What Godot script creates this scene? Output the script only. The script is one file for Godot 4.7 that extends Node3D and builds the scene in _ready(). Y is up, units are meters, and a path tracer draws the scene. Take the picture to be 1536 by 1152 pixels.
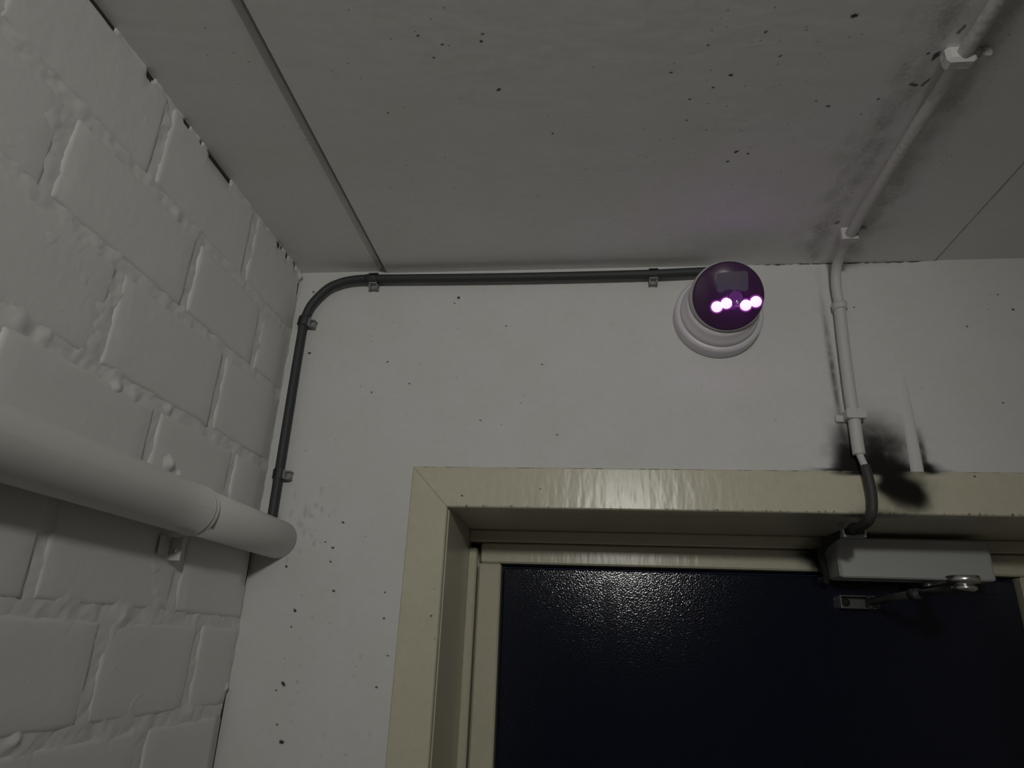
extends Node3D
# Corner of a painted corridor seen from below: block wall, slab ceiling, door in a deep cream frame,
# dome camera, conduits and a drain pipe.  x right, y up, z towards the viewer; back wall at z = 0, block wall at x = 0.

const W := 1.79          # width covered by the surface pictures
const RW := 2.7          # corridor width
const LEN := 6.0         # corridor length
const H := 2.55          # ceiling height
const EYE := Vector3(0.549, 1.890, 1.08)

var names := {}
var M := {}
var uv_of := ""      # which picture the next faces carry

func _ready() -> void:
	var cam := Camera3D.new()
	cam.name = "camera"
	add_child(cam)
	cam.fov = 60.367
	cam.near = 0.02
	cam.far = 50.0
	cam.transform = Transform3D(Basis(Vector3.UP, deg_to_rad(6.66175)) * Basis(Vector3.RIGHT, deg_to_rad(21.46581)) * Basis(Vector3.BACK, deg_to_rad(2.25749)), EYE)
	cam.current = true

	var env := Environment.new()
	env.background_mode = Environment.BG_COLOR
	env.background_color = Color(0.02, 0.02, 0.022)
	env.tonemap_mode = Environment.TONE_MAPPER_LINEAR
	env.tonemap_exposure = 0.525
	env.sdfgi_enabled = true
	env.ssao_enabled = true
	env.ssil_enabled = true
	var we := WorldEnvironment.new()
	we.name = "world_environment"
	we.environment = env
	add_child(we)

	materials()
	room()
	block_wall()
	doorway()
	ceiling_lamp()
	drain_pipe()
	grey_conduit()
	white_conduit()
	dome_camera()
	closer()

# ------------------------------------------------------------------ naming

func numbered(called: String) -> String:
	var n: int = names.get(called, 0)
	names[called] = n + 1
	return called if n == 0 else "%s_%03d" % [called, n]

func thing(called: String, label: String, category: String, at := Vector3.ZERO, group := "") -> Node3D:
	var o := Node3D.new()
	o.name = numbered(called)
	add_child(o)
	o.position = at
	tag(o, label, category, group)
	return o

func tag(o: Node, label: String, category: String, group := "") -> void:
	o.set_meta("label", label)
	o.set_meta("category", category)
	if group != "":
		o.set_meta("group", group)

func struct(called: String, label: String, category: String) -> Node3D:
	var o := Node3D.new()
	o.name = called
	add_child(o)
	tag(o, label, category)
	o.set_meta("kind", "structure")
	return o

func part(called: String, st, mat: Material, parent: Node3D, at := Vector3.ZERO) -> MeshInstance3D:
	var o := MeshInstance3D.new()
	if st is Mesh:
		o.mesh = st
	else:
		st.generate_normals()
		o.mesh = st.commit()
	if mat:
		for k in o.mesh.get_surface_count():
			o.mesh.surface_set_material(k, mat)
	o.cast_shadow = GeometryInstance3D.SHADOW_CASTING_SETTING_ON
	# a plain number follows a name that its parent already uses
	var n := called
	var k := 1
	while parent.has_node(NodePath(n)):
		n = "%s_%03d" % [called, k]
		k += 1
	o.name = n
	parent.add_child(o, true)
	o.position = at
	return o

# ------------------------------------------------------------------ shapes

func mb(smooth := false) -> SurfaceTool:
	var st := SurfaceTool.new()
	st.begin(Mesh.PRIMITIVE_TRIANGLES)
	st.set_smooth_group(0 if smooth else -1)
	return st

func vert(st: SurfaceTool, p: Vector3, _n: Vector3) -> void:
	match uv_of:
		"ceiling": st.set_uv(Vector2(p.x / W, p.z / 0.8))
		"wall": st.set_uv(Vector2(p.x / W, (H - p.y) / 1.2))
		"cream": st.set_uv(Vector2(p.x / W, (2.2 - p.y) / 0.6))
	st.add_vertex(p)

func tri(st: SurfaceTool, a: Vector3, b: Vector3, c: Vector3) -> void:   # counterclockwise seen from outside
	var n := (b - a).cross(c - a)
	vert(st, a, n); vert(st, c, n); vert(st, b, n)

func quad(st: SurfaceTool, a: Vector3, b: Vector3, c: Vector3, d: Vector3) -> void:
	tri(st, a, b, c); tri(st, a, c, d)

func box(st: SurfaceTool, lo: Vector3, hi: Vector3, bev := 0.0, xf := Transform3D.IDENTITY) -> void:
	var c := (lo + hi) / 2.0
	var e := (hi - lo) / 2.0
	var r: float = minf(bev, minf(e.x, minf(e.y, e.z)) * 0.98)
	var at := func(sx: int, sy: int, sz: int, ax: int) -> Vector3:
		var p := Vector3(sx * e.x, sy * e.y, sz * e.z)
		if ax != 0: p.x -= sx * r
		if ax != 1: p.y -= sy * r
		if ax != 2: p.z -= sz * r
		return xf * (c + p)
	for ax in 3:
		for s in [-1, 1]:
			var q := []
			for k in [[-1, -1], [1, -1], [1, 1], [-1, 1]]:
				var v := [0, 0, 0]
				v[ax] = s; v[(ax + 1) % 3] = k[0]; v[(ax + 2) % 3] = k[1]
				q.append(at.call(v[0], v[1], v[2], ax))
			if s < 0: q.reverse()
			quad(st, q[0], q[1], q[2], q[3])
	if r <= 0.0: return
	for ax in 3:
		var b := (ax + 1) % 3
		var d := (ax + 2) % 3
		for s in [-1, 1]:
			for t in [-1, 1]:
				var lo_v := [0, 0, 0]; var hi_v := [0, 0, 0]
				lo_v[ax] = -1; hi_v[ax] = 1
				lo_v[b] = s; hi_v[b] = s; lo_v[d] = t; hi_v[d] = t
				var q := [at.call(lo_v[0], lo_v[1], lo_v[2], b), at.call(hi_v[0], hi_v[1], hi_v[2], b), at.call(hi_v[0], hi_v[1], hi_v[2], d), at.call(lo_v[0], lo_v[1], lo_v[2], d)]
				if s * t > 0: q.reverse()
				quad(st, q[0], q[1], q[2], q[3])
	for s in [-1, 1]:
		for t in [-1, 1]:
			for u in [-1, 1]:
				var a: Vector3 = at.call(s, t, u, 0)
				var b2: Vector3 = at.call(s, t, u, 1)
				var c2: Vector3 = at.call(s, t, u, 2)
				if s * t * u > 0: tri(st, a, b2, c2)
				else: tri(st, a, c2, b2)

# profile: points (radius, height) along +y of xf, turned round it
func lathe(st: SurfaceTool, prof: Array, sides: int, xf := Transform3D.IDENTITY) -> void:
	for i in prof.size() - 1:
		var p: Vector2 = prof[i]
		var q: Vector2 = prof[i + 1]
		for k in sides:
			var a := TAU * k / sides
			var b := TAU * (k + 1) / sides
			var pa := xf * Vector3(p.x * cos(a), p.y, p.x * sin(a))
			var pb := xf * Vector3(p.x * cos(b), p.y, p.x * sin(b))
			var qa := xf * Vector3(q.x * cos(a), q.y, q.x * sin(a))
			var qb := xf * Vector3(q.x * cos(b), q.y, q.x * sin(b))
			if p.x < 1e-6: tri(st, pa, qa, qb)
			elif q.x < 1e-6: tri(st, pa, qa, pb)
			else: quad(st, pa, qa, qb, pb)

func facing(at: Vector3, dir: Vector3, up := Vector3.UP) -> Transform3D:   # a frame whose +y points along dir
	var y := dir.normalized()
	var x := up.cross(y)
	if x.length() < 1e-4: x = Vector3.RIGHT
	x = x.normalized()
	return Transform3D(Basis(x, y, x.cross(y)), at)

func tube(st: SurfaceTool, pts: Array, rad, sides := 20, caps := true) -> void:
	var n := pts.size()
	var rings := []
	var x := Vector3.ZERO
	for i in n:
		var d: Vector3 = (pts[mini(i + 1, n - 1)] - pts[maxi(i - 1, 0)]).normalized()
		if x == Vector3.ZERO:
			x = d.cross(Vector3.UP if absf(d.y) < 0.9 else Vector3.RIGHT)
		x = (x - d * x.dot(d)).normalized()
		var y := d.cross(x)
		var r: float = rad[i] if rad is Array else rad
		var ring := []
		for k in sides:
			var a := TAU * k / sides
			ring.append(pts[i] + (x * cos(a) + y * sin(a)) * r)
		rings.append(ring)
	for i in n - 1:
		for k in sides:
			var m := (k + 1) % sides
			quad(st, rings[i][k], rings[i][m], rings[i + 1][m], rings[i + 1][k])
	if caps:
		for k in sides:
			var m := (k + 1) % sides
			tri(st, pts[0], rings[0][m], rings[0][k])
			tri(st, pts[n - 1], rings[n - 1][k], rings[n - 1][m])

func smooth_path(ctrl: Array, per := 8) -> Array:   # Catmull-Rom through the points
	var out := []
	for i in ctrl.size() - 1:
		var p0: Vector3 = ctrl[maxi(i - 1, 0)]
		var p3: Vector3 = ctrl[mini(i + 2, ctrl.size() - 1)]
		for k in per:
			out.append((ctrl[i] as Vector3).cubic_interpolate(ctrl[i + 1], p0, p3, float(k) / per))
	out.append(ctrl[-1])
	return out

func rounded(w: float, h: float, r: float, n := 5) -> Array:   # outline of a rounded rectangle, counterclockwise
	var out := []
	for c in [[1, 1, 0], [-1, 1, 1], [-1, -1, 2], [1, -1, 3]]:
		for k in n + 1:
			var a: float = PI / 2 * (c[2] + float(k) / n)
			out.append(Vector2(c[0] * (w / 2 - r) + r * cos(a), c[1] * (h / 2 - r) + r * sin(a)))
	return out

func prism(st: SurfaceTool, line: Array, z0: float, z1: float, xf := Transform3D.IDENTITY) -> void:
	var n := line.size()
	var m := Vector2.ZERO
	for p in line: m += p / n
	for k in n:
		var p: Vector2 = line[k]
		var q: Vector2 = line[(k + 1) % n]
		quad(st, xf * Vector3(p.x, p.y, z0), xf * Vector3(q.x, q.y, z0), xf * Vector3(q.x, q.y, z1), xf * Vector3(p.x, p.y, z1))
		tri(st, xf * Vector3(m.x, m.y, z1), xf * Vector3(p.x, p.y, z1), xf * Vector3(q.x, q.y, z1))
		tri(st, xf * Vector3(m.x, m.y, z0), xf * Vector3(q.x, q.y, z0), xf * Vector3(p.x, p.y, z0))

# ------------------------------------------------------------------ materials

func noise(seed_: int, freq: float, octaves := 3) -> FastNoiseLite:
	var n := FastNoiseLite.new()
	n.seed = seed_
	n.noise_type = FastNoiseLite.TYPE_SIMPLEX_SMOOTH
	n.frequency = freq
	n.fractal_type = FastNoiseLite.FRACTAL_FBM
	n.fractal_octaves = octaves
	return n

func bumps(seed_: int, freq: float, octaves: int, size: Vector2i, strength: float, stretch := Vector2i.ZERO) -> ImageTexture:
	var im := noise(seed_, freq, octaves).get_seamless_image(size.x, size.y)
	im.convert(Image.FORMAT_RGBA8)
	if stretch != Vector2i.ZERO:
		im.resize(stretch.x, stretch.y, Image.INTERPOLATE_CUBIC)
	im.bump_map_to_normal_map(strength)
	return ImageTexture.create_from_image(im)

func paint(col: Color, rough: float, nmap: Texture2D = null, nscale := 1.0, tile := 1.0) -> StandardMaterial3D:
	var m := StandardMaterial3D.new()
	m.albedo_color = col
	m.roughness = rough
	if nmap:
		m.normal_enabled = true
		m.normal_texture = nmap
		m.normal_scale = nscale
		m.uv1_triplanar = true
		m.uv1_world_triplanar = true
		m.uv1_scale = Vector3.ONE * tile
	return m

func lin(r: float, g: float, b: float) -> Color:
	return Color(r, g, b).linear_to_srgb()

const WALL_C := Vector3(0.64, 0.63, 0.615)
const CREAM_C := Vector3(0.56, 0.525, 0.41)

func soot_spots(frame: bool) -> Array:   # x, y, half widths, strength: a burnt fitting has smoked wall and frame
	if frame:
		return [[1.030, 2.145, 0.012, 0.016, 1.0], [1.050, 2.130, 0.014, 0.009, 0.9], [1.027, 2.156, 0.013, 0.020, 1.1], [1.016, 2.138, 0.012, 0.009, 0.7], [1.042, 2.136, 0.022, 0.013, 1.1], [1.060, 2.120, 0.014, 0.014, 0.85], [1.04, 2.14, 0.032, 0.026, 0.4], [0.974, 2.161, 0.03, 0.004, 0.8], [1.02, 2.163, 0.03, 0.004, 0.9], [1.088, 2.163, 0.012, 0.004, 0.5], [1.04, 2.115, 0.02, 0.012, 0.35],
			[0.985, 2.050, 0.020, 0.016, 1.4], [0.97, 2.066, 0.03, 0.014, 0.7], [1.0, 2.090, 0.03, 0.01, 0.6]]
	return [[1.005, 2.168, 0.040, 0.008, 1.3], [0.978, 2.176, 0.014, 0.014, 0.8], [1.018, 2.178, 0.020, 0.014, 0.8], [0.975, 2.175, 0.020, 0.026, 0.9], [0.968, 2.205, 0.018, 0.036, 0.45], [1.008, 2.180, 0.026, 0.026, 0.9], [1.040, 2.168, 0.026, 0.013, 1.0], [1.010, 2.215, 0.032, 0.042, 0.42], [1.042, 2.205, 0.032, 0.035, 0.32], [1.089, 2.171, 0.010, 0.008, 1.1], [1.085, 2.195, 0.006, 0.035, 0.45], [1.10, 2.165, 0.02, 0.004, 0.5], [0.968, 2.34, 0.005, 0.12, 0.3], [0.95, 2.168, 0.03, 0.003, 0.4]]

# A wall-plane picture: one texel is a fixed piece of the surface.  org = upper left corner, size in metres
func surface_image(px: Vector2i, org: Vector2, size: Vector2, down: bool, base: Vector3, seed_: int, soots: Array, mottle: float) -> Image:
	var n1 := noise(seed_, 0.006, 4).get_image(px.x, px.y)
	var n2 := noise(seed_ + 1, 0.05, 4).get_image(px.x, px.y)
	n1.convert(Image.FORMAT_L8); n2.convert(Image.FORMAT_L8)
	var a := n1.get_data()
	var b := n2.get_data()
	var data := PackedByteArray()
	data.resize(px.x * px.y * 3)
	var lutr := PackedByteArray(); var lutg := PackedByteArray(); var lutb := PackedByteArray()
	for k in 512:
		var f := 1.0 + mottle * (float(k) / 255.5 - 1.0)
		var c := lin(minf(base.x * f, 1.0), minf(base.y * f, 1.0), minf(base.z * f * (1.0 + 0.05 * (float(k) / 255.5 - 1.0)), 1.0))
		lutr.append(c.r8); lutg.append(c.g8); lutb.append(c.b8)
	var i := 0
	for k in px.x * px.y:
		var v := a[k] + b[k]
		data[i] = lutr[v]; data[i + 1] = lutg[v]; data[i + 2] = lutb[v]
		i += 3
	var im := Image.create_from_data(px.x, px.y, false, Image.FORMAT_RGB8, data)
	if soots.is_empty(): return im
	var x0 := 9e9; var x1 := -9e9; var y0 := 9e9; var y1 := -9e9
	for s in soots:
		x0 = minf(x0, s[0] - 3 * s[2]); x1 = maxf(x1, s[0] + 3 * s[2])
		y0 = minf(y0, s[1] - 3 * s[3]); y1 = maxf(y1, s[1] + 3 * s[3])
	var sn := noise(seed_ + 7, 28.0, 4)
	for py in px.y:
		var y := org.y - (py + 0.5) / px.y * size.y
		if y < y0 or y > y1: continue
		for pxx in range(maxi(0, int((x0 - org.x) / size.x * px.x)), mini(px.x, int((x1 - org.x) / size.x * px.x))):
			var x := org.x + (pxx + 0.5) / px.x * size.x
			var t := 0.0
			var q := sn.get_noise_2d(x, y)
			for s in soots:
				var dx: float = (x - s[0]) / s[2]
				var dy: float = (y - s[1]) / s[3]
				var d := dx * dx + dy * dy
				if d < 9.0: t += s[4] * exp(-d * (1.0 + 0.9 * q))
			t = 0.995 * (1.0 - exp(-4.2 * pow(maxf(0.0, t * (1.0 + 1.1 * q)), 1.25)))
			if t < 0.01: continue
			var c := im.get_pixel(pxx, py).srgb_to_linear().lerp(Color(0.008, 0.007, 0.006), t)
			im.set_pixel(pxx, py, c.linear_to_srgb())
	return im

func dab(im: Image, at: Vector2, rx: float, ry: float, turn: float, dark: float, sn: FastNoiseLite) -> void:
	var r := int(ceil(maxf(rx, ry) * 1.6))
	for dy in range(-r, r + 1):
		for dx in range(-r, r + 1):
			var p := Vector2i(int(at.x) + dx, int(at.y) + dy)
			if p.x < 0 or p.y < 0 or p.x >= im.get_width() or p.y >= im.get_height(): continue
			var v := (Vector2(p) + Vector2(0.5, 0.5) - at).rotated(turn)
			var d := sqrt(v.x * v.x / (rx * rx) + v.y * v.y / (ry * ry)) + 0.45 * sn.get_noise_2d(p.x, p.y)
			var t := dark * clampf((1.15 - d) / 0.45, 0.0, 1.0)
			if t > 0.0:
				im.set_pixel(p.x, p.y, im.get_pixel(p.x, p.y).srgb_to_linear().lerp(Color(0.02, 0.018, 0.016), t).linear_to_srgb())

func specks(im: Image, list: PackedInt32Array, org: Vector2, size: Vector2, flip: bool, seed_: int) -> void:
	var rng := RandomNumberGenerator.new()
	rng.seed = seed_
	var sn := noise(seed_, 0.25, 2)
	var k := im.get_width() / size.x / 1000.0     # texels a millimetre
	for i in list.size() / 3:
		var x := (list[i * 3] / 1000.0 - org.x) / size.x * im.get_width()
		var yy := list[i * 3 + 1] / 1000.0
		var y := ((org.y - yy) if flip else (yy - org.y)) / size.y * im.get_height()
		var s := list[i * 3 + 2]
		var r: float = [0, 0, 1.15, 1.7, 2.2, 2.9, 3.3][s] * k
		dab(im, Vector2(x, y), r * rng.randf_range(0.95, 1.5), r * rng.randf_range(0.7, 0.95), rng.randf_range(-0.9, 0.3), [0, 0, 0.5, 0.85, 0.95, 0.97, 0.97][s], sn)

func tex_mat(im: Image, rough: float, nmap: Texture2D, nscale: float) -> StandardMaterial3D:
	var m := StandardMaterial3D.new()
	im.generate_mipmaps()
	m.albedo_texture = ImageTexture.create_from_image(im)
	m.roughness = rough
	if nmap:
		m.normal_enabled = true
		m.normal_texture = nmap
		m.normal_scale = nscale
	return m

func materials() -> void:
	var plaster := bumps(11, 0.02, 5, Vector2i(1024, 1024), 3.0)
	# back wall picture: x 0..W, y H..H-1.2
	var wi := surface_image(Vector2i(2048, 1373), Vector2(0, H), Vector2(W, 1.2), true, WALL_C, 21, soot_spots(false), 0.05)
	specks(wi, PackedInt32Array([315,2493,5,308,2481,3,408,2432,3,193,2443,2,99,2403,2,40,2381,5,192,2362,3,237,2319,3,322,2330,2,169,2302,3,370,2250,3,407,2242,2,346,2242,2,444,2296,2,439,2282,2,113,2213,2,63,2193,2,28,2511,4,318,2427,2,252,2359,2,240,2258,2,154,2415,2,157,2404,2,147,2314,2,475,2355,3,504,2224,3,749,2313,2,866,2251,2,601,2435,2,147,2069,4,188,2047,2,121,2036,3,135,2027,4,134,2005,3,146,1959,4,231,1959,3,93,1951,2,86,1927,5,116,1917,2,84,1902,3,234,1920,3,146,1910,2,85,1819,6,75,1810,3,233,1821,3,85,1763,3,96,1740,6,197,1728,2,246,1866,3,81,1856,2,197,1848,2,60,1995,4,1259,2480,3,1277,2451,4,1197,2420,3,1245,2480,2,1237,2452,2,982,2361,3,1020,2460,3,1224,2282,3,1105,2309,2]), Vector2(0, H), Vector2(W, 1.2), true, 31)
	# grey smudges round the drain pipe, and drip marks
	var rng := RandomNumberGenerator.new()
	rng.seed = 5
	var sn := noise(77, 0.12, 3)
	for k in 26:
		var p := Vector2(0.085 + rng.randfn(0, 0.03), 2.075 + rng.randfn(0, 0.03)) 
		dab(wi, Vector2(p.x / W * 2048, (H - p.y) / 1.2 * 1373), rng.randf_range(2, 5), rng.randf_range(4, 11), 0.1, rng.randf_range(0.04, 0.16), sn)
	for k in 18:
		var p := Vector2(rng.randf_range(0.05, 0.24), rng.randf_range(1.72, 1.90))
		dab(wi, Vector2(p.x / W * 2048, (H - p.y) / 1.2 * 1373), rng.randf_range(1, 3), rng.randf_range(2, 6), rng.randf_range(-0.5, 0.5), rng.randf_range(0.05, 0.18), sn)
	# ragged dirt line between wall and ceiling, right of the camera
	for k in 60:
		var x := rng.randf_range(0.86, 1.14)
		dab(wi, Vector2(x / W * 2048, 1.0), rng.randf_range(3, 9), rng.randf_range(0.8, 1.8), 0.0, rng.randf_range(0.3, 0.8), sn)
	M.wall = tex_mat(wi, 0.7, plaster, 0.12)
	M.wall.metallic_specular = 0.3
	# ceiling picture: x 0..W, z 0..0.8
	var ci := surface_image(Vector2i(2048, 915), Vector2(0, 0), Vector2(W, 0.8), false, Vector3(0.79, 0.785, 0.77), 51, [], 0.05)
	specks(ci, PackedInt32Array([105,550,2,87,512,2,122,513,2,134,499,2,103,466,2,286,564,2,377,546,2,395,559,2,355,531,2,357,525,3,324,523,2,383,511,3,390,509,2,433,522,3,430,512,4,369,493,3,261,492,2,236,482,2,269,468,2,442,438,4,391,427,2,311,416,2,288,408,3,264,311,2,286,303,2,304,316,2,348,317,2,246,252,2,287,268,2,349,247,2,454,223,2,347,204,2,224,179,2,256,162,2,231,137,2,302,147,2,80,244,2,136,254,2,152,360,2,152,384,2,131,387,2,111,293,2,271,230,2,61,121,2,67,107,2,709,533,2,759,533,2,848,516,5,865,491,2,852,488,2,696,508,2,695,488,3,757,502,3,754,490,2,745,489,2,775,489,2,800,505,2,802,501,2,819,484,2,782,467,3,783,455,2,659,465,2,657,451,3,705,451,2,730,442,4,703,436,2,712,424,3,751,423,2,788,420,2,793,422,2,824,426,2,686,406,3,711,397,2,846,393,3,864,383,4,736,391,2,687,369,3,763,364,2,729,357,2,716,350,2,822,354,2,763,345,2,656,333,2,783,312,2,765,304,5,782,299,4,757,284,4,709,291,2,641,300,2,653,289,2,630,304,2,507,356,3,503,390,2,555,383,2,562,465,2,886,302,2,839,256,2,774,232,2,799,190,2,775,189,2,785,125,2,766,87,2,796,91,2,844,69,2,748,142,2,601,148,2,587,184,2,532,124,2,574,110,2,695,103,2,680,119,2,477,219,2,553,279,2,957,203,2,910,366,2,951,459,3,931,445,2,948,338,2,911,365,2,922,391,3,1040,430,2,1027,479,2,1056,281,2,1063,277,2,1054,269,2,1062,261,2,980,271,2,1047,382,2,962,379,2,957,203,2]), Vector2(0, 0), Vector2(W, 0.8), false, 32)
	for k in 60:
		var p := Vector2(rng.randfn(0.77, 0.14), rng.randf_range(0.06, 0.58))
		dab(ci, Vector2(p.x / W * 2048, p.y / 0.8 * 915), 1.4, 1.1, 0, rng.randf_range(0.15, 0.4), sn)
	# darker tone on both sides of the painted conduit
	for k in 420:
		var z := rng.randf_range(0.02, 0.79)
		var x := 0.962 - absf(rng.randfn(0, 0.020)) if k % 3 else 1.003 + absf(rng.randfn(0, 0.014))
		dab(ci, Vector2(x / W * 2048, z / 0.8 * 915), rng.randf_range(6, 18), rng.randf_range(10, 26), 0, 0.045, sn)
	for q in [[0.961, 0.455, 4, 7, 0.9], [0.968, 0.415, 3, 8, 0.7], [0.955, 0.412, 7, 3, 0.8], [0.972, 0.49, 3, 8, 0.7], [0.962, 0.125, 5, 6, 0.7]]:
		dab(ci, Vector2(q[0] / W * 2048, q[1] / 0.8 * 915), q[2], q[3], 0.3, q[4], sn)
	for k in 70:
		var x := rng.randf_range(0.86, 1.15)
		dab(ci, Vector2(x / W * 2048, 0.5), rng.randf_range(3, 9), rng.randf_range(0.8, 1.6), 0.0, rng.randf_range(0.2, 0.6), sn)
	M.ceiling = tex_mat(ci, 0.75, plaster, 0.12)
	# cream frame picture: x 0..W, y 2.2..1.6
	var ti := surface_image(Vector2i(2048, 686), Vector2(0, 2.2), Vector2(W, 0.6), true, CREAM_C, 61, soot_spots(true), 0.07)
	specks(ti, PackedInt32Array([348,2115,3,478,2128,3,607,2101,3,288,2136,2,312,1926,3,320,1893,2,313,1966,2,1150,2157,3]), Vector2(0, 2.2), Vector2(W, 0.6), true, 33)
	for k in 70:
		var x := rng.randf_range(0.33, 1.38)
		dab(ti, Vector2(x / W * 2048, (2.2 - 2.0985) / 0.6 * 686), rng.randf_range(1, 3), rng.randf_range(1, 2.6), 0.0, rng.randf_range(0.2, 0.7), sn)
	for k in 60:
		var x := rng.randf_range(0.26, 1.44)
		dab(ti, Vector2(x / W * 2048, (2.2 - 2.1635) / 0.6 * 686), rng.randf_range(4, 16), rng.randf_range(0.8, 1.6), 0.0, rng.randf_range(0.2, 0.6), sn)
	var drips := bumps(71, 0.11, 3, Vector2i(1024, 96), 3.0, Vector2i(1024, 686))
	M.cream = tex_mat(ti, 0.25, drips, 0.06)
	M.cream.metallic_specular = 0.36
	# tone away from the pictures
	M.white = paint(lin(0.62, 0.61, 0.595), 0.65, bumps(12, 0.02, 4, Vector2i(512, 512), 3.0), 0.35, 2.0)
	M.block = paint(lin(0.665, 0.655, 0.635), 0.62, bumps(13, 0.03, 5, Vector2i(1024, 1024), 4.0), 0.16, 1.6)
	M.plain_ceiling = paint(lin(0.79, 0.785, 0.77), 0.75)
	M.cream_plain = paint(lin(CREAM_C.x, CREAM_C.y, CREAM_C.z), 0.34, null)
	M.floor = paint(lin(0.50, 0.50, 0.485), 0.6, bumps(14, 0.05, 3, Vector2i(512, 512), 2.0), 0.3, 2.0)
	M.door = paint(lin(0.006, 0.0075, 0.018), 0.13, bumps(15, 0.09, 2, Vector2i(1024, 1024), 6.0), 0.085, 2.6)
	M.door.metallic_specular = 0.45
	M.door_edge = paint(lin(0.02, 0.028, 0.10), 0.4)
	M.pipe = paint(lin(0.61, 0.60, 0.575), 0.5, bumps(16, 0.02, 3, Vector2i(512, 512), 2.0), 0.3, 3.0)
	M.conduit = paint(lin(0.034, 0.039, 0.038), 0.6)
	M.clip = paint(lin(0.26, 0.265, 0.26), 0.55)
	M.clip_dark = paint(lin(0.042, 0.047, 0.045), 0.55)
	M.white_conduit = paint(lin(0.58, 0.565, 0.545), 0.55, bumps(17, 0.04, 4, Vector2i(512, 512), 3.0), 0.5, 4.0)
	M.hose = paint(lin(0.045, 0.043, 0.040), 0.6)
	M.shaded_mortar = paint(lin(0.035, 0.032, 0.028), 0.95)  # mortar in the wall gaps, with their shade put into the colour
	M.black = paint(lin(0.008, 0.008, 0.008), 0.8)
	M.cover = paint(lin(0.40, 0.40, 0.395), 0.5)
	M.steel = paint(lin(0.55, 0.54, 0.52), 0.28)
	M.steel.metallic = 1.0
	M.dark_steel = paint(lin(0.10, 0.10, 0.10), 0.42)
	M.dark_steel.metallic = 0.6
	M.shell = paint(lin(0.66, 0.62, 0.66), 0.4)
	M.face = paint(lin(0.055, 0.020, 0.064), 0.14)  # purple LED glow is painted into the face colour
	M.window = paint(lin(0.055, 0.043, 0.066), 0.3)
	M.lens = paint(lin(0.05, 0.02, 0.06), 0.06)
	M.sensor = paint(lin(0.30, 0.10, 0.28), 0.3)
	M.led = StandardMaterial3D.new()
	M.led.albedo_color = Color(0.9, 0.8, 0.9)
	M.led.emission_enabled = true
	M.led.emission = Color(1.0, 0.93, 1.0)
	M.led.emission_energy_multiplier = 1.6
	M.led_glow = StandardMaterial3D.new()  # purple bloom round the LEDs, put in as an emissive ring
	M.led_glow.albedo_color = Color(0.5, 0.2, 0.5)
	M.led_glow.emission_enabled = true
	M.led_glow.emission = Color(0.62, 0.22, 0.68)
	M.led_glow.emission_energy_multiplier = 0.55
	M.opal = StandardMaterial3D.new()
	M.opal.albedo_color = Color(0.9, 0.9, 0.86)
	M.opal.emission_enabled = true
	M.opal.emission = Color(1.0, 0.99, 0.96)
	M.opal.emission_energy_multiplier = 2.0
	M.opal.roughness = 0.4

# ------------------------------------------------------------------ room

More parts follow.
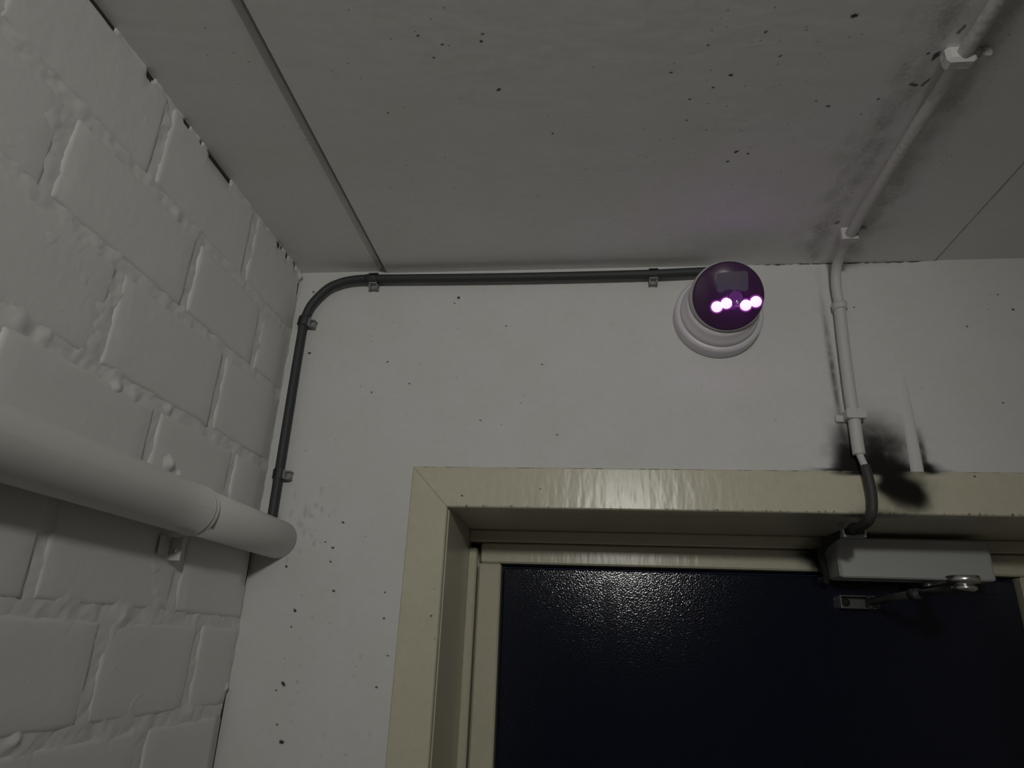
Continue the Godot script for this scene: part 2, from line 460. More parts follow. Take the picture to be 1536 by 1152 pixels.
func room() -> void:
	var floor_ := struct("floor", "worn grey concrete corridor floor below the door", "floor")
	var st := mb()
	box(st, Vector3(-0.2, -0.12, -0.5), Vector3(RW + 0.2, 0.0, LEN + 0.2))
	part("slab", st, M.floor, floor_)
	# ceiling: three precast planks; the middle one hangs a few millimetres lower
	var ceil_ := struct("ceiling", "pitted grey-white concrete plank ceiling with a dark open joint", "ceiling")
	var edges := [-0.25, 0.167, 1.172, RW + 0.25]
	var drop := [0.004, 0.0, 0.0015]
	for k in 3:
		var x0: float = edges[k] + (0.0020 if k > 0 else 0.0)
		var x1: float = edges[k + 1] - (0.0065 if k == 0 else 0.0004)
		if k == 2: x0 = edges[k] + 0.0006
		var y: float = H + drop[k]
		var b: float = [0.007, 0.003, 0.0012][k]
		var mesh: ArrayMesh = null
		for seg in [[-0.3, 0.8, true], [0.8, LEN + 0.2, false]]:
			var s := mb()
			uv_of = "ceiling"
			var z0: float = seg[0]
			var z1: float = seg[1]
			quad(s, Vector3(x0 + b, y, z0), Vector3(x1 - b, y, z0), Vector3(x1 - b, y, z1), Vector3(x0 + b, y, z1))
			quad(s, Vector3(x0, y + b, z0), Vector3(x0 + b, y, z0), Vector3(x0 + b, y, z1), Vector3(x0, y + b, z1))
			quad(s, Vector3(x1 - b, y, z0), Vector3(x1, y + b, z0), Vector3(x1, y + b, z1), Vector3(x1 - b, y, z1))
			quad(s, Vector3(x0, y + 0.2, z0), Vector3(x0, y + b, z0), Vector3(x0, y + b, z1), Vector3(x0, y + 0.2, z1))
			quad(s, Vector3(x1, y + b, z0), Vector3(x1, y + 0.2, z0), Vector3(x1, y + 0.2, z1), Vector3(x1, y + b, z1))
			quad(s, Vector3(x0, y + 0.2, z1), Vector3(x1, y + 0.2, z1), Vector3(x1, y + 0.2, z0), Vector3(x0, y + 0.2, z0))
			if seg[2]: quad(s, Vector3(x0, y, z0), Vector3(x0, y + 0.2, z0), Vector3(x1, y + 0.2, z0), Vector3(x1, y, z0))
			else: quad(s, Vector3(x1, y, z1), Vector3(x1, y + 0.2, z1), Vector3(x0, y + 0.2, z1), Vector3(x0, y, z1))
			uv_of = ""
			s.generate_normals()
			s.generate_tangents()
			mesh = s.commit(mesh) if mesh else s.commit()
		mesh.surface_set_material(0, M.ceiling)
		mesh.surface_set_material(1, M.plain_ceiling)
		part("plank", mesh, null, ceil_)
	# grey filler deep in the joint
	st = mb()
	box(st, Vector3(0.15, H + 0.02, -0.3), Vector3(0.18, H + 0.05, LEN + 0.2))
	box(st, Vector3(1.16, H + 0.02, -0.3), Vector3(1.185, H + 0.05, LEN + 0.2))
	part("joint_filler", st, M.clip, ceil_)

	# back wall with its door opening
	var back := struct("wall_back", "white painted plaster wall with small dark pits around the cream door frame", "wall")
	var bm: ArrayMesh = null
	var ylow := H - 1.2
	var ox0 := 0.30
	var ox1 := 1.41
	var oy := 2.12
	var mats := []
	for seg in [[ylow, H + 0.02, M.wall], [0.0, ylow, M.white]]:
		var s := mb()
		uv_of = "wall"
		var y0: float = seg[0]
		var y1: float = seg[1]
		var top := minf(y1, oy)
		# front faces, cut finely enough to stay slightly uneven
		for r in [[-0.25, ox0, y0, y1], [ox1, RW + 0.25, y0, y1], [ox0, ox1, oy, y1]]:
			if r[3] <= r[2]: continue
			quad(s, Vector3(r[0], r[2], 0), Vector3(r[1], r[2], 0), Vector3(r[1], r[3], 0), Vector3(r[0], r[3], 0))
			quad(s, Vector3(r[1], r[2], -0.4), Vector3(r[0], r[2], -0.4), Vector3(r[0], r[3], -0.4), Vector3(r[1], r[3], -0.4))
		quad(s, Vector3(ox0, y0, 0), Vector3(ox0, y0, -0.4), Vector3(ox0, top, -0.4), Vector3(ox0, top, 0))
		quad(s, Vector3(ox1, y0, -0.4), Vector3(ox1, y0, 0), Vector3(ox1, top, 0), Vector3(ox1, top, -0.4))
		if y1 > oy: quad(s, Vector3(ox0, oy, -0.4), Vector3(ox1, oy, -0.4), Vector3(ox1, oy, 0), Vector3(ox0, oy, 0))
		uv_of = ""
		s.generate_normals()
		s.generate_tangents()
		bm = s.commit(bm) if bm else s.commit()
		mats.append(seg[2])
	for k in 2: bm.surface_set_material(k, mats[k])
	part("plaster_face", bm, null, back)
	# filled chase beside the painted conduit: a low ridge that fades upwards
	st = mb(true)
	var rows := 14
	for k in rows:
		for j in 6:
			var q := []
			for c in [[k, j], [k, j + 1], [k + 1, j + 1], [k + 1, j]]:
				var t: float = float(c[0]) / rows
				var v: float = float(c[1]) / 6.0
				q.append(Vector3(1.0725 + 0.004 * t + (v - 0.5) * (0.021 - 0.004 * t), 2.160 + 0.17 * t, -0.0008 + (0.006 * (1.0 - t) + 0.001) * sqrt(maxf(0.0, 1.0 - pow(2 * v - 1, 4)))))
			quad(st, q[0], q[1], q[2], q[3])
	part("filled_chase", st, M.white, back)

	var right := struct("wall_right", "plain white painted wall on the far side of the corridor", "wall")
	st = mb()
	box(st, Vector3(RW, 0, -0.4), Vector3(RW + 0.2, H + 0.02, LEN + 0.2))
	part("plaster_face", st, M.white, right)
	var front := struct("wall_front", "plain white painted wall closing the corridor behind the viewer", "wall")
	st = mb()
	box(st, Vector3(-0.2, 0, LEN), Vector3(RW + 0.2, H + 0.02, LEN + 0.2))
	part("plaster_face", st, M.white, front)

const BEDS := [2.552, 2.420, 2.297, 2.1635, 2.0370, 1.9060, 1.7810, 1.6550, 1.5300, 1.4050]

func crack(y: float, z: float) -> float:   # how deep the open gaps at the edges of the block wall go
	var c := 0.0
	if z < 0.009 and ((y < 1.81 and y > 1.66) or (y > 1.962 and y < 2.03) or (y > 2.500 and y < 2.531)): c = 0.03
	if y > 2.5425:
		for g in [[0.283, 0.348, 0.006], [0.40, 0.412, 0.004], [0.484, 0.496, 0.008], [0.366, 0.372, 0.004], [0.100, 0.110, 0.006], [0.092, 0.097, 0.005], [0.066, 0.074, 0.007], [0.030, 0.040, 0.009], [0.56, 0.60, 0.004]]:
			if z > g[0] and z < g[1] and y > H - 0.0015 - g[2]: c = 0.03
	return c

func block_wall() -> void:
	var wall := struct("wall_left", "white painted block wall with recessed uneven mortar joints", "wall")
	var st := mb()
	box(st, Vector3(-0.25, 0, -0.3), Vector3(-0.030, H + 0.02, LEN + 0.2))
	box(st, Vector3(-0.031, 0, 1.80), Vector3(0.0, H, LEN))
	box(st, Vector3(-0.031, 0, 0.0), Vector3(0.0, 1.405, 1.80))
	part("wall_core", st, M.white, wall)
	# mortar bed: a rough field a few millimetres behind the block faces
	var na := noise(91, 22.0, 3)
	var nb := noise(92, 95.0, 2)
	var lumps := [[2.095, 0.275, 0.008, 0.010], [2.088, 0.250, 0.006, 0.006], [2.165, 0.300, 0.004, 0.006], [2.168, 0.555, 0.004, 0.010], [2.155, 0.405, 0.005, 0.008], [2.168, 0.52, 0.004, 0.009], [2.418, 0.38, 0.003, 0.009], [1.905, 0.29, 0.004, 0.012], [1.783, 0.10, 0.004, 0.010], [1.785, 0.41, 0.005, 0.007], [1.81, 0.012, 0.005, 0.006], [2.155, 0.37, 0.004, 0.012], [2.540, 0.012, 0.008, 0.007]]
	var ys := []
	var y := 1.405
	while y < H - 0.014:
		ys.append(y)
		y += 0.0035
	while y < H + 0.004:
		ys.append(y)
		y += 0.0015
	var zs := [0.0, 0.0015, 0.0045, 0.0055]
	var z := 0.008
	while z < 0.75:
		zs.append(z)
		z += 0.0035
	while z < 1.82:
		zs.append(z)
		z += 0.012
	var grid := []
	for yy in ys:
		var row := []
		for zz in zs:
			var h := -0.0018 + 0.0024 * na.get_noise_2d(yy, zz) + 0.0006 * nb.get_noise_2d(yy, zz)
			for l in lumps:
				var d: float = (pow(yy - l[0], 2) + pow(zz - l[1], 2)) / (l[3] * l[3])
				if d < 6.0: h += l[2] * exp(-d)
			if zz < 0.012: h = maxf(h, -0.003)
			row.append(Vector3(h - crack(yy, zz), yy, zz))
		grid.append(row)
	st = mb(true)
	for i in ys.size() - 1:
		for j in zs.size() - 1:
			quad(st, grid[i][j + 1], grid[i][j], grid[i + 1][j], grid[i + 1][j + 1])
	part("mortar", st, M.block, wall)
	# dark strips: bare mortar plus painted shade in the open top and corner gaps
	st = mb()
	box(st, Vector3(-0.0295, 2.541, 0.0), Vector3(-0.0042, H + 0.006, 0.62))
	part("joint_shade", st, M.shaded_mortar, wall)
	st = mb()
	box(st, Vector3(-0.0295, 1.60, -0.002), Vector3(-0.0045, 2.54, 0.0085))
	part("joint_shade", st, M.shaded_mortar, wall)
	# blocks
	var rng := RandomNumberGenerator.new()
	rng.seed = 17
	for r in BEDS.size() - 1:
		var y1: float = BEDS[r]
		var y0: float = BEDS[r + 1]
		var odd := r % 2 == 1
		var cuts := [0.0035]
		if r == 0: cuts += [0.196, 0.442]
		elif odd: cuts += [0.118, 0.321, 0.574]
		else: cuts += [0.200, 0.446]
		while cuts[-1] < 1.75: cuts.append(cuts[-1] + 0.245)
		for c in cuts.size() - 1:
			part("block", block(y0 + 0.0045, y1 - (0.0055 if r > 0 else 0.0), cuts[c] + (0.0045 if c > 0 else 0.0), cuts[c + 1] - 0.0045, rng, 0.005 if r == 0 and c < 3 else 0.024), M.block, wall)

func block(y0: float, y1: float, z0: float, z1: float, rng: RandomNumberGenerator, step: float) -> SurfaceTool:
	var st := mb(true)
	var n := noise(rng.randi() % 10000, 14.0, 3)
	var off := rng.randf_range(-0.0007, 0.0007)
	var tilt := Vector2(rng.randf_range(-0.006, 0.006), rng.randf_range(-0.006, 0.006))
	var ins := [0.0, 0.0018, 0.0045, 0.009]
	var dep := [-0.011, -0.0038, -0.0009, 0.0]
	var ts := func(lo: float, hi: float, cells: int) -> Array:
		var out := []
		for k in 4: out.append([lo + ins[k], k])
		for k in range(1, cells): out.append([lerpf(lo + ins[3], hi - ins[3], float(k) / cells), 3])
		for k in [3, 2, 1, 0]: out.append([hi - ins[k], k])
		return out
	var ry: Array = ts.call(y0, y1, 5)
	if step < 0.01: ry.insert(ry.size() - 4, [y1 - 0.0115, 3])
	var rz: Array = ts.call(z0, z1, maxi(2, int((z1 - z0) / step)))
	var g := []
	for a in ry:
		var row := []
		for b in rz:
			var k: int = mini(a[1], b[1])
			var yy: float = a[0]
			var zz: float = b[0]
			var q := n.get_noise_2d(yy, zz)
			var x: float = dep[k] + off + 0.0008 * q + tilt.x * (yy - y0 - 0.06) + tilt.y * (zz - (z0 + z1) / 2)
			var wob := 0.0022 * n.get_noise_2d(zz * 3.0 + 5.0, yy * 3.0)
			x = maxf(x - crack(yy, zz), -0.03)
			row.append(Vector3(x, yy + (wob if a[1] < 3 and zz < 3 else 0.0), zz + (wob if b[1] < 3 else 0.0)))
		g.append(row)
	for i in ry.size() - 1:
		for j in rz.size() - 1:
			quad(st, g[i][j + 1], g[i][j], g[i + 1][j], g[i + 1][j + 1])
	return st

# ------------------------------------------------------------------ door and frame

const TX0 := 0.2605      # outer edges of the casing
const TX1 := 1.447
const TY := 2.1645
const IX0 := 0.325       # inner edges
const IX1 := 1.383
const IY := 2.096

func cream_part(called: String, st: SurfaceTool, parent: Node3D) -> void:
	st.generate_normals()
	st.generate_tangents()
	part(called, st.commit(), M.cream, parent)

# a casing board between two mitred ends, with rounded front edges.  The profile runs across the board (0 outer .. 1 inner)
func casing(a_out: Vector3, a_in: Vector3, b_out: Vector3, b_in: Vector3) -> SurfaceTool:
	var st := mb()
	var prof := [[0.0, -0.004], [0.0, 0.0075], [0.012, 0.0095], [0.035, 0.0105], [0.965, 0.0105], [0.985, 0.0095], [1.0, 0.0075], [1.0, -0.02]]
	for i in prof.size() - 1:
		var p: Array = prof[i]
		var q: Array = prof[i + 1]
		var zp := Vector3(0, 0, p[1])
		var zq := Vector3(0, 0, q[1])
		quad(st, a_out.lerp(a_in, p[0]) + zp, a_out.lerp(a_in, q[0]) + zq, b_out.lerp(b_in, q[0]) + zq, b_out.lerp(b_in, p[0]) + zp)
	return st

func doorway() -> void:
	uv_of = "cream"
	var trim := struct("trim_1", "cream gloss casing boards mitred around the door opening, soot on the head board", "trim")
	var e := 0.0003
	cream_part("head_casing", casing(Vector3(TX1, TY, 0), Vector3(IX1, IY, 0), Vector3(TX0, TY, 0), Vector3(IX0, IY, 0)), trim)
	cream_part("side_casing", casing(Vector3(TX0 - e, TY - e, 0), Vector3(IX0 - e, IY - e, 0), Vector3(TX0 - e, 0, 0), Vector3(IX0 - e, 0, 0)), trim)
	cream_part("side_casing", casing(Vector3(TX1 + e, 0, 0), Vector3(IX1 + e, 0, 0), Vector3(TX1 + e, TY - e, 0), Vector3(IX1 + e, IY - e, 0)), trim)

	var door := struct("door_1", "dark navy gloss door set deep in a cream frame", "door")
	# reveal boards, a hair behind the casing's inner edge
	var st := mb()
	box(st, Vector3(IX0 - 0.02, IY + 0.001, -0.34), Vector3(IX1 + 0.02, IY + 0.02, -0.001), 0.001)
	part("head_lining", st, M.cream_plain, door)
	for s in 2:
		st = mb()
		var x := IX0 + 0.0012 if s == 0 else IX1 - 0.0012
		box(st, Vector3(x - (0.022 if s == 0 else 0.0), 0, -0.34), Vector3(x + (0.0 if s == 0 else 0.022), IY + 0.001, -0.003), 0.001)
		part("side_lining", st, M.cream_plain, door)
	# stop bead, then the rebated frame behind it
	var zb := -0.216
	st = mb()
	box(st, Vector3(IX0, 2.0735, -0.26), Vector3(IX1, IY + 0.001, zb), 0.003)
	cream_part("head_bead", st, door)
	st = mb()
	box(st, Vector3(IX0 + 0.024, 2.0345, -0.29), Vector3(IX1 - 0.024, 2.0725, zb - 0.007), 0.003)
	cream_part("head_frame", st, door)
	for s in 2:
		var m := func(a: float) -> float: return a if s == 0 else IX0 + IX1 - a
		var xa: float = m.call(IX0)
		var xb: float = m.call(IX0 + 0.0175)
		var xc: float = m.call(IX0 + 0.0215)
		var xd: float = m.call(0.3895)
		st = mb()
		box(st, Vector3(minf(xa, xb), 0, -0.26), Vector3(maxf(xa, xb), 2.062, zb), 0.003)
		cream_part("side_bead", st, door)
		st = mb()
		box(st, Vector3(minf(xc, xd), 0, -0.29), Vector3(maxf(xc, xd), 2.0335, zb - 0.006), 0.003)
		cream_part("side_frame", st, door)
	uv_of = ""
	# dark packing seen in the grooves between bead and frame
	st = mb()
	box(st, Vector3(IX0 + 0.001, 0, -0.30), Vector3(IX0 + 0.06, 2.09, -0.245))
	box(st, Vector3(IX1 - 0.06, 0, -0.30), Vector3(IX1 - 0.001, 2.09, -0.245))
	box(st, Vector3(IX0 + 0.001, 2.036, -0.30), Vector3(IX1 - 0.001, 2.095, -0.245))
	part("rebate", st, M.cream_plain, door)
	# leaf
	var lx0 := 0.3935
	var lx1 := IX0 + IX1 - 0.3935
	st = mb()
	box(st, Vector3(lx0, 0.012, -0.275), Vector3(lx1, 2.0275, -0.2345), 0.0025)
	var leaf := part("leaf", st, M.door, door)
	st = mb()
	box(st, Vector3(lx0 - 0.0012, 0.012, -0.276), Vector3(lx1 + 0.0012, 2.0288, -0.2385), 0.001)
	part("leaf_edge", st, M.door_edge, leaf)
	st = mb(true)
	lathe(st, [Vector2(0.0, 0.0045), Vector2(0.002, 0.0042), Vector2(0.0042, 0.002), Vector2(0.005, 0.0), Vector2(0.005, -0.002)], 14, facing(Vector3(0.771, 2.016, -0.2345), Vector3.BACK))
	part("screw_head", st, M.dark_steel, leaf)

# ------------------------------------------------------------------ lamp behind the viewer

const LAMP := Vector3(0.735, 2.435, 1.85)
const LAMP_ENERGY := 0.50
const ADDED_BEAM_ENERGY := 0.86      # added beam without a fitting of its own, favours the door end

func ceiling_lamp() -> void:
	var t := thing("ceiling_lamp", "round opal bulkhead lamp on the ceiling behind the viewer", "lamp", Vector3(LAMP.x, H, LAMP.z))
	var st := mb(true)
	lathe(st, [Vector2(0.0, 0.0), Vector2(0.15, 0.0), Vector2(0.15, -0.028), Vector2(0.145, -0.034), Vector2(0.0, -0.034)], 40, Transform3D(Basis.IDENTITY, Vector3.ZERO))
	part("housing", st, M.cover, t)
	st = mb(true)
	var prof := []
	for k in 11:
		var a := PI / 2 * k / 10.0
		prof.append(Vector2(0.138 * sin(a), -0.140 + 0.106 * (1.0 - cos(a))))
	prof.reverse()
	lathe(st, prof, 40)
	part("diffuser", st, M.opal, t)
	var l := OmniLight3D.new()
	l.name = "lamp_light"
	l.light_color = Color(1.0, 1.0, 0.978)
	l.light_energy = LAMP_ENERGY
	l.omni_range = 12.0
	l.omni_attenuation = 2.0
	l.light_size = 0.06
	l.shadow_enabled = true
	t.add_child(l)
	l.position = LAMP - t.position
	var b := SpotLight3D.new()  # added to the lamp so brightness falls off towards the sides
	b.name = "added_beam"
	b.light_color = Color(1.0, 1.0, 0.978)
	b.light_energy = ADDED_BEAM_ENERGY
	b.spot_range = 12.0
	b.spot_attenuation = 2.0
	b.spot_angle = 34.0
	b.spot_angle_attenuation = 1.0
	b.light_size = 0.06
	b.shadow_enabled = true
	t.add_child(b)
	b.position = LAMP - t.position
	b.basis = Basis.looking_at(Vector3(0.42, 2.26, 0.0) - LAMP)

# ------------------------------------------------------------------ pipes

const PIPE := Vector2(0.040, 2.038)

func drain_pipe() -> void:
	var t := thing("drain_pipe", "thick white painted drain pipe along the block wall, entering the back wall", "pipe", Vector3(PIPE.x, PIPE.y, 0.0))
	var st := mb(true)
	tube(st, [Vector3(0, 0, -0.05), Vector3(0, 0, 0.27)], 0.031, 48)
	part("spigot", st, M.pipe, t)
	st = mb(true)
	# socket: two small beads at its mouth, then the long wide barrel
	var prof := [Vector2(0.0305, 0.2545), Vector2(0.0318, 0.255), Vector2(0.0332, 0.2560), Vector2(0.0335, 0.2575), Vector2(0.0332, 0.259), Vector2(0.0323, 0.2602), Vector2(0.0323, 0.2635), Vector2(0.0331, 0.2645), Vector2(0.0335, 0.266), Vector2(0.0331, 0.2675), Vector2(0.0322, 0.269), Vector2(0.0322, 0.34), Vector2(0.0326, LEN)]
	lathe(st, prof, 56, Transform3D(Basis(Vector3(1, 0, 0), Vector3(0, 0, 1), Vector3(0, -1, 0)), Vector3.ZERO))
	part("socket_pipe", st, M.pipe, t)
	# wall bracket under it
	var b := thing("pipe_bracket", "small painted metal strap bracket with a screw hole under the drain pipe", "bracket", Vector3(0.0, PIPE.y - 0.045, 0.245))
	# two plates that hang below the pipe: one flat on the wall, one bent out with a hole
	var tree := CSGCombiner3D.new()
	tree.name = "screw_plate"
	b.add_child(tree)
	var plate := CSGBox3D.new()
	plate.name = "plate"
	plate.size = Vector3(0.017, 0.030, 0.002)
	plate.position = Vector3(0.0100, -0.002, -0.010)
	plate.material = M.pipe
	tree.add_child(plate)
	var hole := CSGCylinder3D.new()
	hole.name = "hole"
	hole.operation = CSGShape3D.OPERATION_SUBTRACTION
	hole.radius = 0.0040
	hole.height = 0.02
	hole.sides = 16
	hole.rotation = Vector3(PI / 2, 0, 0)
	hole.position = Vector3(0.0110, -0.005, -0.010)
	hole.material = M.black
	tree.add_child(hole)
	st = mb()
	box(st, Vector3(0.0012, -0.012, -0.0065), Vector3(0.0032, 0.0125, 0.016), 0.0006)
	part("wall_plate", st, M.pipe, b)

# ------------------------------------------------------------------ grey conduit and its clips

func saddle(at: Vector3, along: Vector3, side: Vector3, out: Vector3, r: float, label: String) -> void:
	var t := thing("saddle_clip", label, "pipe clip", at, "grey plastic saddle clips on the thin grey conduit")
	var basis := Basis(along, side, out)
	# dark open ring round the conduit
	var st := mb()
	var n := 22
	for i in n:
		var a := PI * 0.5 + 0.42 + (TAU - 0.84) * i / n
		var b := PI * 0.5 + 0.42 + (TAU - 0.84) * (i + 1) / n
		var q := []
		for c in [[a, r + 0.0004], [b, r + 0.0004], [b, r + 0.0022], [a, r + 0.0022]]:
			q.append(Vector2(cos(c[0]) * c[1], sin(c[0]) * c[1]))
		for s in [-1.0, 1.0]:
			var v := []
			for p in q: v.append(basis * Vector3(s * 0.008, p.x, p.y))
			if s > 0: v.reverse()
			quad(st, v[3], v[2], v[1], v[0])
		quad(st, basis * Vector3(-0.008, q[3].x, q[3].y), basis * Vector3(-0.008, q[2].x, q[2].y), basis * Vector3(0.008, q[2].x, q[2].y), basis * Vector3(0.008, q[3].x, q[3].y))
	part("ring", st, M.clip_dark, t)
	# foot block with a slot, on the wall side
	st = mb()
	var xf := Transform3D(basis, Vector3.ZERO)
	box(st, Vector3(-0.008, r + 0.0008, -0.0155), Vector3(0.008, r + 0.0032, 0.004), 0.0006, xf)
	box(st, Vector3(-0.008, r + 0.0032, -0.0155), Vector3(-0.0055, r + 0.0115, 0.001), 0.0006, xf)
	box(st, Vector3(0.0045, r + 0.0032, -0.0155), Vector3(0.0075, r + 0.0115, -0.001), 0.0006, xf)
	box(st, Vector3(-0.0055, r + 0.0032, -0.0155), Vector3(0.0045, r + 0.0105, -0.006), 0.0006, xf)
	part("foot", st, M.clip, t)

func grey_conduit() -> void:
	var t := thing("conduit", "thin dark grey conduit bending from the drain pipe up along the ceiling to the camera", "conduit")
	var c := [Vector3(0.0292, 2.0625, 0.016), Vector3(0.0284, 2.11, 0.016), Vector3(0.0272, 2.2315, 0.016), Vector3(0.0262, 2.35, 0.016), Vector3(0.0264, 2.432, 0.016), Vector3(0.0295, 2.455, 0.016), Vector3(0.0385, 2.479, 0.016), Vector3(0.0625, 2.5085, 0.016), Vector3(0.0875, 2.5215, 0.016), Vector3(0.112, 2.5270, 0.016), Vector3(0.141, 2.5286, 0.016), Vector3(0.18, 2.5280, 0.016), Vector3(0.31, 2.5262, 0.016), Vector3(0.445, 2.5252, 0.016), Vector3(0.58, 2.5254, 0.016), Vector3(0.676, 2.5262, 0.016), Vector3(0.722, 2.5275, 0.016), Vector3(0.775, 2.529, 0.016)]
	var st := mb(true)
	tube(st, smooth_path(c, 6), 0.0080, 20)
	part("tube", st, M.conduit, t)
	# the bend's ends are pushed into the straight lengths
	st = mb(true)
	tube(st, [Vector3(0.0263, 2.428, 0.016), Vector3(0.0263, 2.44, 0.016), Vector3(0.0278, 2.449, 0.016)], 0.0088, 20)
	part("coupling", st, M.conduit, t)
	st = mb(true)
	tube(st, [Vector3(0.136, 2.5285, 0.016), Vector3(0.158, 2.5286, 0.016)], 0.0088, 20)
	part("coupling", st, M.conduit, t)
	saddle(Vector3(0.1515, 2.5286, 0.016), Vector3.RIGHT, Vector3.DOWN, Vector3.BACK, 0.0088, "grey saddle clip under the conduit bend, below the ceiling joint")
	saddle(Vector3(0.676, 2.5262, 0.016), Vector3.RIGHT, Vector3.DOWN, Vector3.BACK, 0.0080, "grey saddle clip on the horizontal conduit beside the camera")
	saddle(Vector3(0.0266, 2.4385, 0.016), Vector3(0.12, 0.99, 0).normalized(), Vector3(0.99, -0.12, 0).normalized(), Vector3.BACK, 0.0088, "grey saddle clip at the top of the upright conduit, just under the bend")
	saddle(Vector3(0.0280, 2.146, 0.016), Vector3.UP, Vector3.RIGHT, Vector3.BACK, 0.0080, "grey saddle clip on the upright conduit just above the drain pipe")

# ------------------------------------------------------------------ white painted conduit

func white_conduit() -> void:
	var t := thing("painted_conduit", "white painted conduit running along the ceiling and down the wall to the door frame", "conduit")
	var c := [Vector3(0.983, 2.537, 1.1), Vector3(0.983, 2.537, 0.53), Vector3(0.9825, 2.537, 0.36), Vector3(0.9835, 2.537, 0.20), Vector3(0.985, 2.537, 0.12), Vector3(0.987, 2.536, 0.075), Vector3(0.9890, 2.530, 0.042), Vector3(0.9895, 2.515, 0.024), Vector3(0.9895, 2.495, 0.016), Vector3(0.9905, 2.465, 0.013), Vector3(0.9905, 2.452, 0.013)]
	var st := mb(true)
	tube(st, smooth_path(c, 6), 0.0083, 20)
	part("bend", st, M.white_conduit, t)
	st = mb(true)
	tube(st, [Vector3(0.9905, 2.4475, 0.013), Vector3(0.9905, 2.4480, 0.013), Vector3(0.9905, 2.4610, 0.013), Vector3(0.9905, 2.4615, 0.013)], [0.0100, 0.0122, 0.0122, 0.0100], 24)
	part("coupling", st, M.white_conduit, t)
	st = mb(true)
	tube(st, smooth_path([Vector3(0.9905, 2.455, 0.013), Vector3(0.988, 2.40, 0.0125), Vector3(0.985, 2.30, 0.0125), Vector3(0.985, 2.25, 0.0125), Vector3(0.984, 2.205, 0.0125), Vector3(0.984, 2.190, 0.0125)], 4), 0.0095, 20)
	part("tube", st, M.white_conduit, t)
	st = mb(true)
	tube(st, smooth_path([Vector3(0.984, 2.196, 0.0135), Vector3(0.985, 2.185, 0.0145), Vector3(0.9865, 2.168, 0.021), Vector3(0.9868, 2.164, 0.0225)], 4), [0.0056, 0.0056, 0.0055, 0.0055, 0.0054, 0.0054, 0.0053, 0.0053, 0.0052, 0.0052, 0.0052, 0.0052, 0.0052], 16)
	part("cable_sheath", st, M.white_conduit, t)
	# saddle clips under paint
	var g := "white painted saddle clips on the painted conduit"
	var k := thing("painted_clip", "white painted clip with side lugs low on the wall conduit, above the soot", "pipe clip", Vector3(0.9855, 2.256, 0.0), g)
	st = mb()
	prism(st, rounded(0.030, 0.016, 0.003), 0.0006, 0.0245, Transform3D(Basis.IDENTITY, Vector3.ZERO))
	part("body", st, M.white_conduit, k)
	st = mb()
	box(st, Vector3(-0.026, -0.009, 0.0002), Vector3(0.0145, 0.003, 0.006), 0.0015)
	part("lug", st, M.white_conduit, k)
	k = thing("painted_clip", "white painted clip on the conduit where ceiling and back wall meet", "pipe clip", Vector3(0.9855, H, 0.105), g)
	st = mb()
	prism(st, rounded(0.027, 0.014, 0.003), -0.0006, -0.0225, Transform3D(Basis(Vector3(1, 0, 0), Vector3(0, 0, 1), Vector3(0, 1, 0)), Vector3.ZERO))
	part("body", st, M.white_conduit, k)
	st = mb()
	box(st, Vector3(0.008, -0.006, -0.008), Vector3(0.027, -0.0004, 0.007), 0.0015)
	part("lug", st, M.white_conduit, k)
	k = thing("painted_clip", "white painted clip with a lug, on the ceiling run of the conduit near the viewer", "pipe clip", Vector3(0.981, H, 0.462), g)
	st = mb()
	box(st, Vector3(-0.017, -0.0235, -0.010), Vector3(0.016, -0.0004, 0.0085), 0.004)
	part("body", st, M.white_conduit, k)
	st = mb()
	box(st, Vector3(0.015, -0.010, -0.008), Vector3(0.024, -0.0004, 0.004), 0.0015)
	box(st, Vector3(0.024, -0.013, -0.009), Vector3(0.036, -0.0004, 0.005), 0.003)
	part("lug", st, M.white_conduit, k)
	# hose over the casing and back under the frame head
	var h := thing("cable_hose", "black flexible hose looping from the painted conduit over the cream frame to the closer", "hose")
	st = mb(true)
	tube(st, smooth_path([Vector3(0.9866, 2.169, 0.0200), Vector3(0.9872, 2.158, 0.0225), Vector3(0.9885, 2.143, 0.0225), Vector3(0.989, 2.122, 0.0225), Vector3(0.9865, 2.101, 0.0215), Vector3(0.984, 2.089, 0.014), Vector3(0.983, 2.084, 0.002), Vector3(0.982, 2.082, -0.014), Vector3(0.980, 2.0815, -0.035)], 6), 0.0076, 18)
	part("sleeve", st, M.hose, h)
	st = mb(true)
	tube(st, [Vector3(0.9800, 2.0815, -0.033), Vector3(0.979, 2.0812, -0.045), Vector3(0.978, 2.081, -0.050)], [0.0092, 0.0092, 0.0075], 18)
	part("end_cap", st, M.black, h)
	st = mb(true)
	tube(st, smooth_path([Vector3(0.978, 2.081, -0.045), Vector3(0.972, 2.079, -0.10), Vector3(0.970, 2.070, -0.16), Vector3(0.974, 2.055, -0.192), Vector3(0.980, 2.035, -0.202), Vector3(0.982, 2.012, -0.208)], 6), 0.0062, 14)
	part("cable", st, M.black, h)
	var u := thing("hose_clip", "small pale clip that holds the black hose under the frame head", "clip", Vector3(0.985, IY, -0.065))
	st = mb()
	box(st, Vector3(-0.016, -0.0245, -0.010), Vector3(0.020, -0.0195, 0.006), 0.001)
	box(st, Vector3(-0.016, -0.0195, -0.010), Vector3(-0.0135, 0.0006, 0.006), 0.0008)
	box(st, Vector3(0.0175, -0.0195, -0.010), Vector3(0.020, 0.0006, 0.006), 0.0008)
	part("strap", st, M.clip, u)

# ------------------------------------------------------------------ dome camera

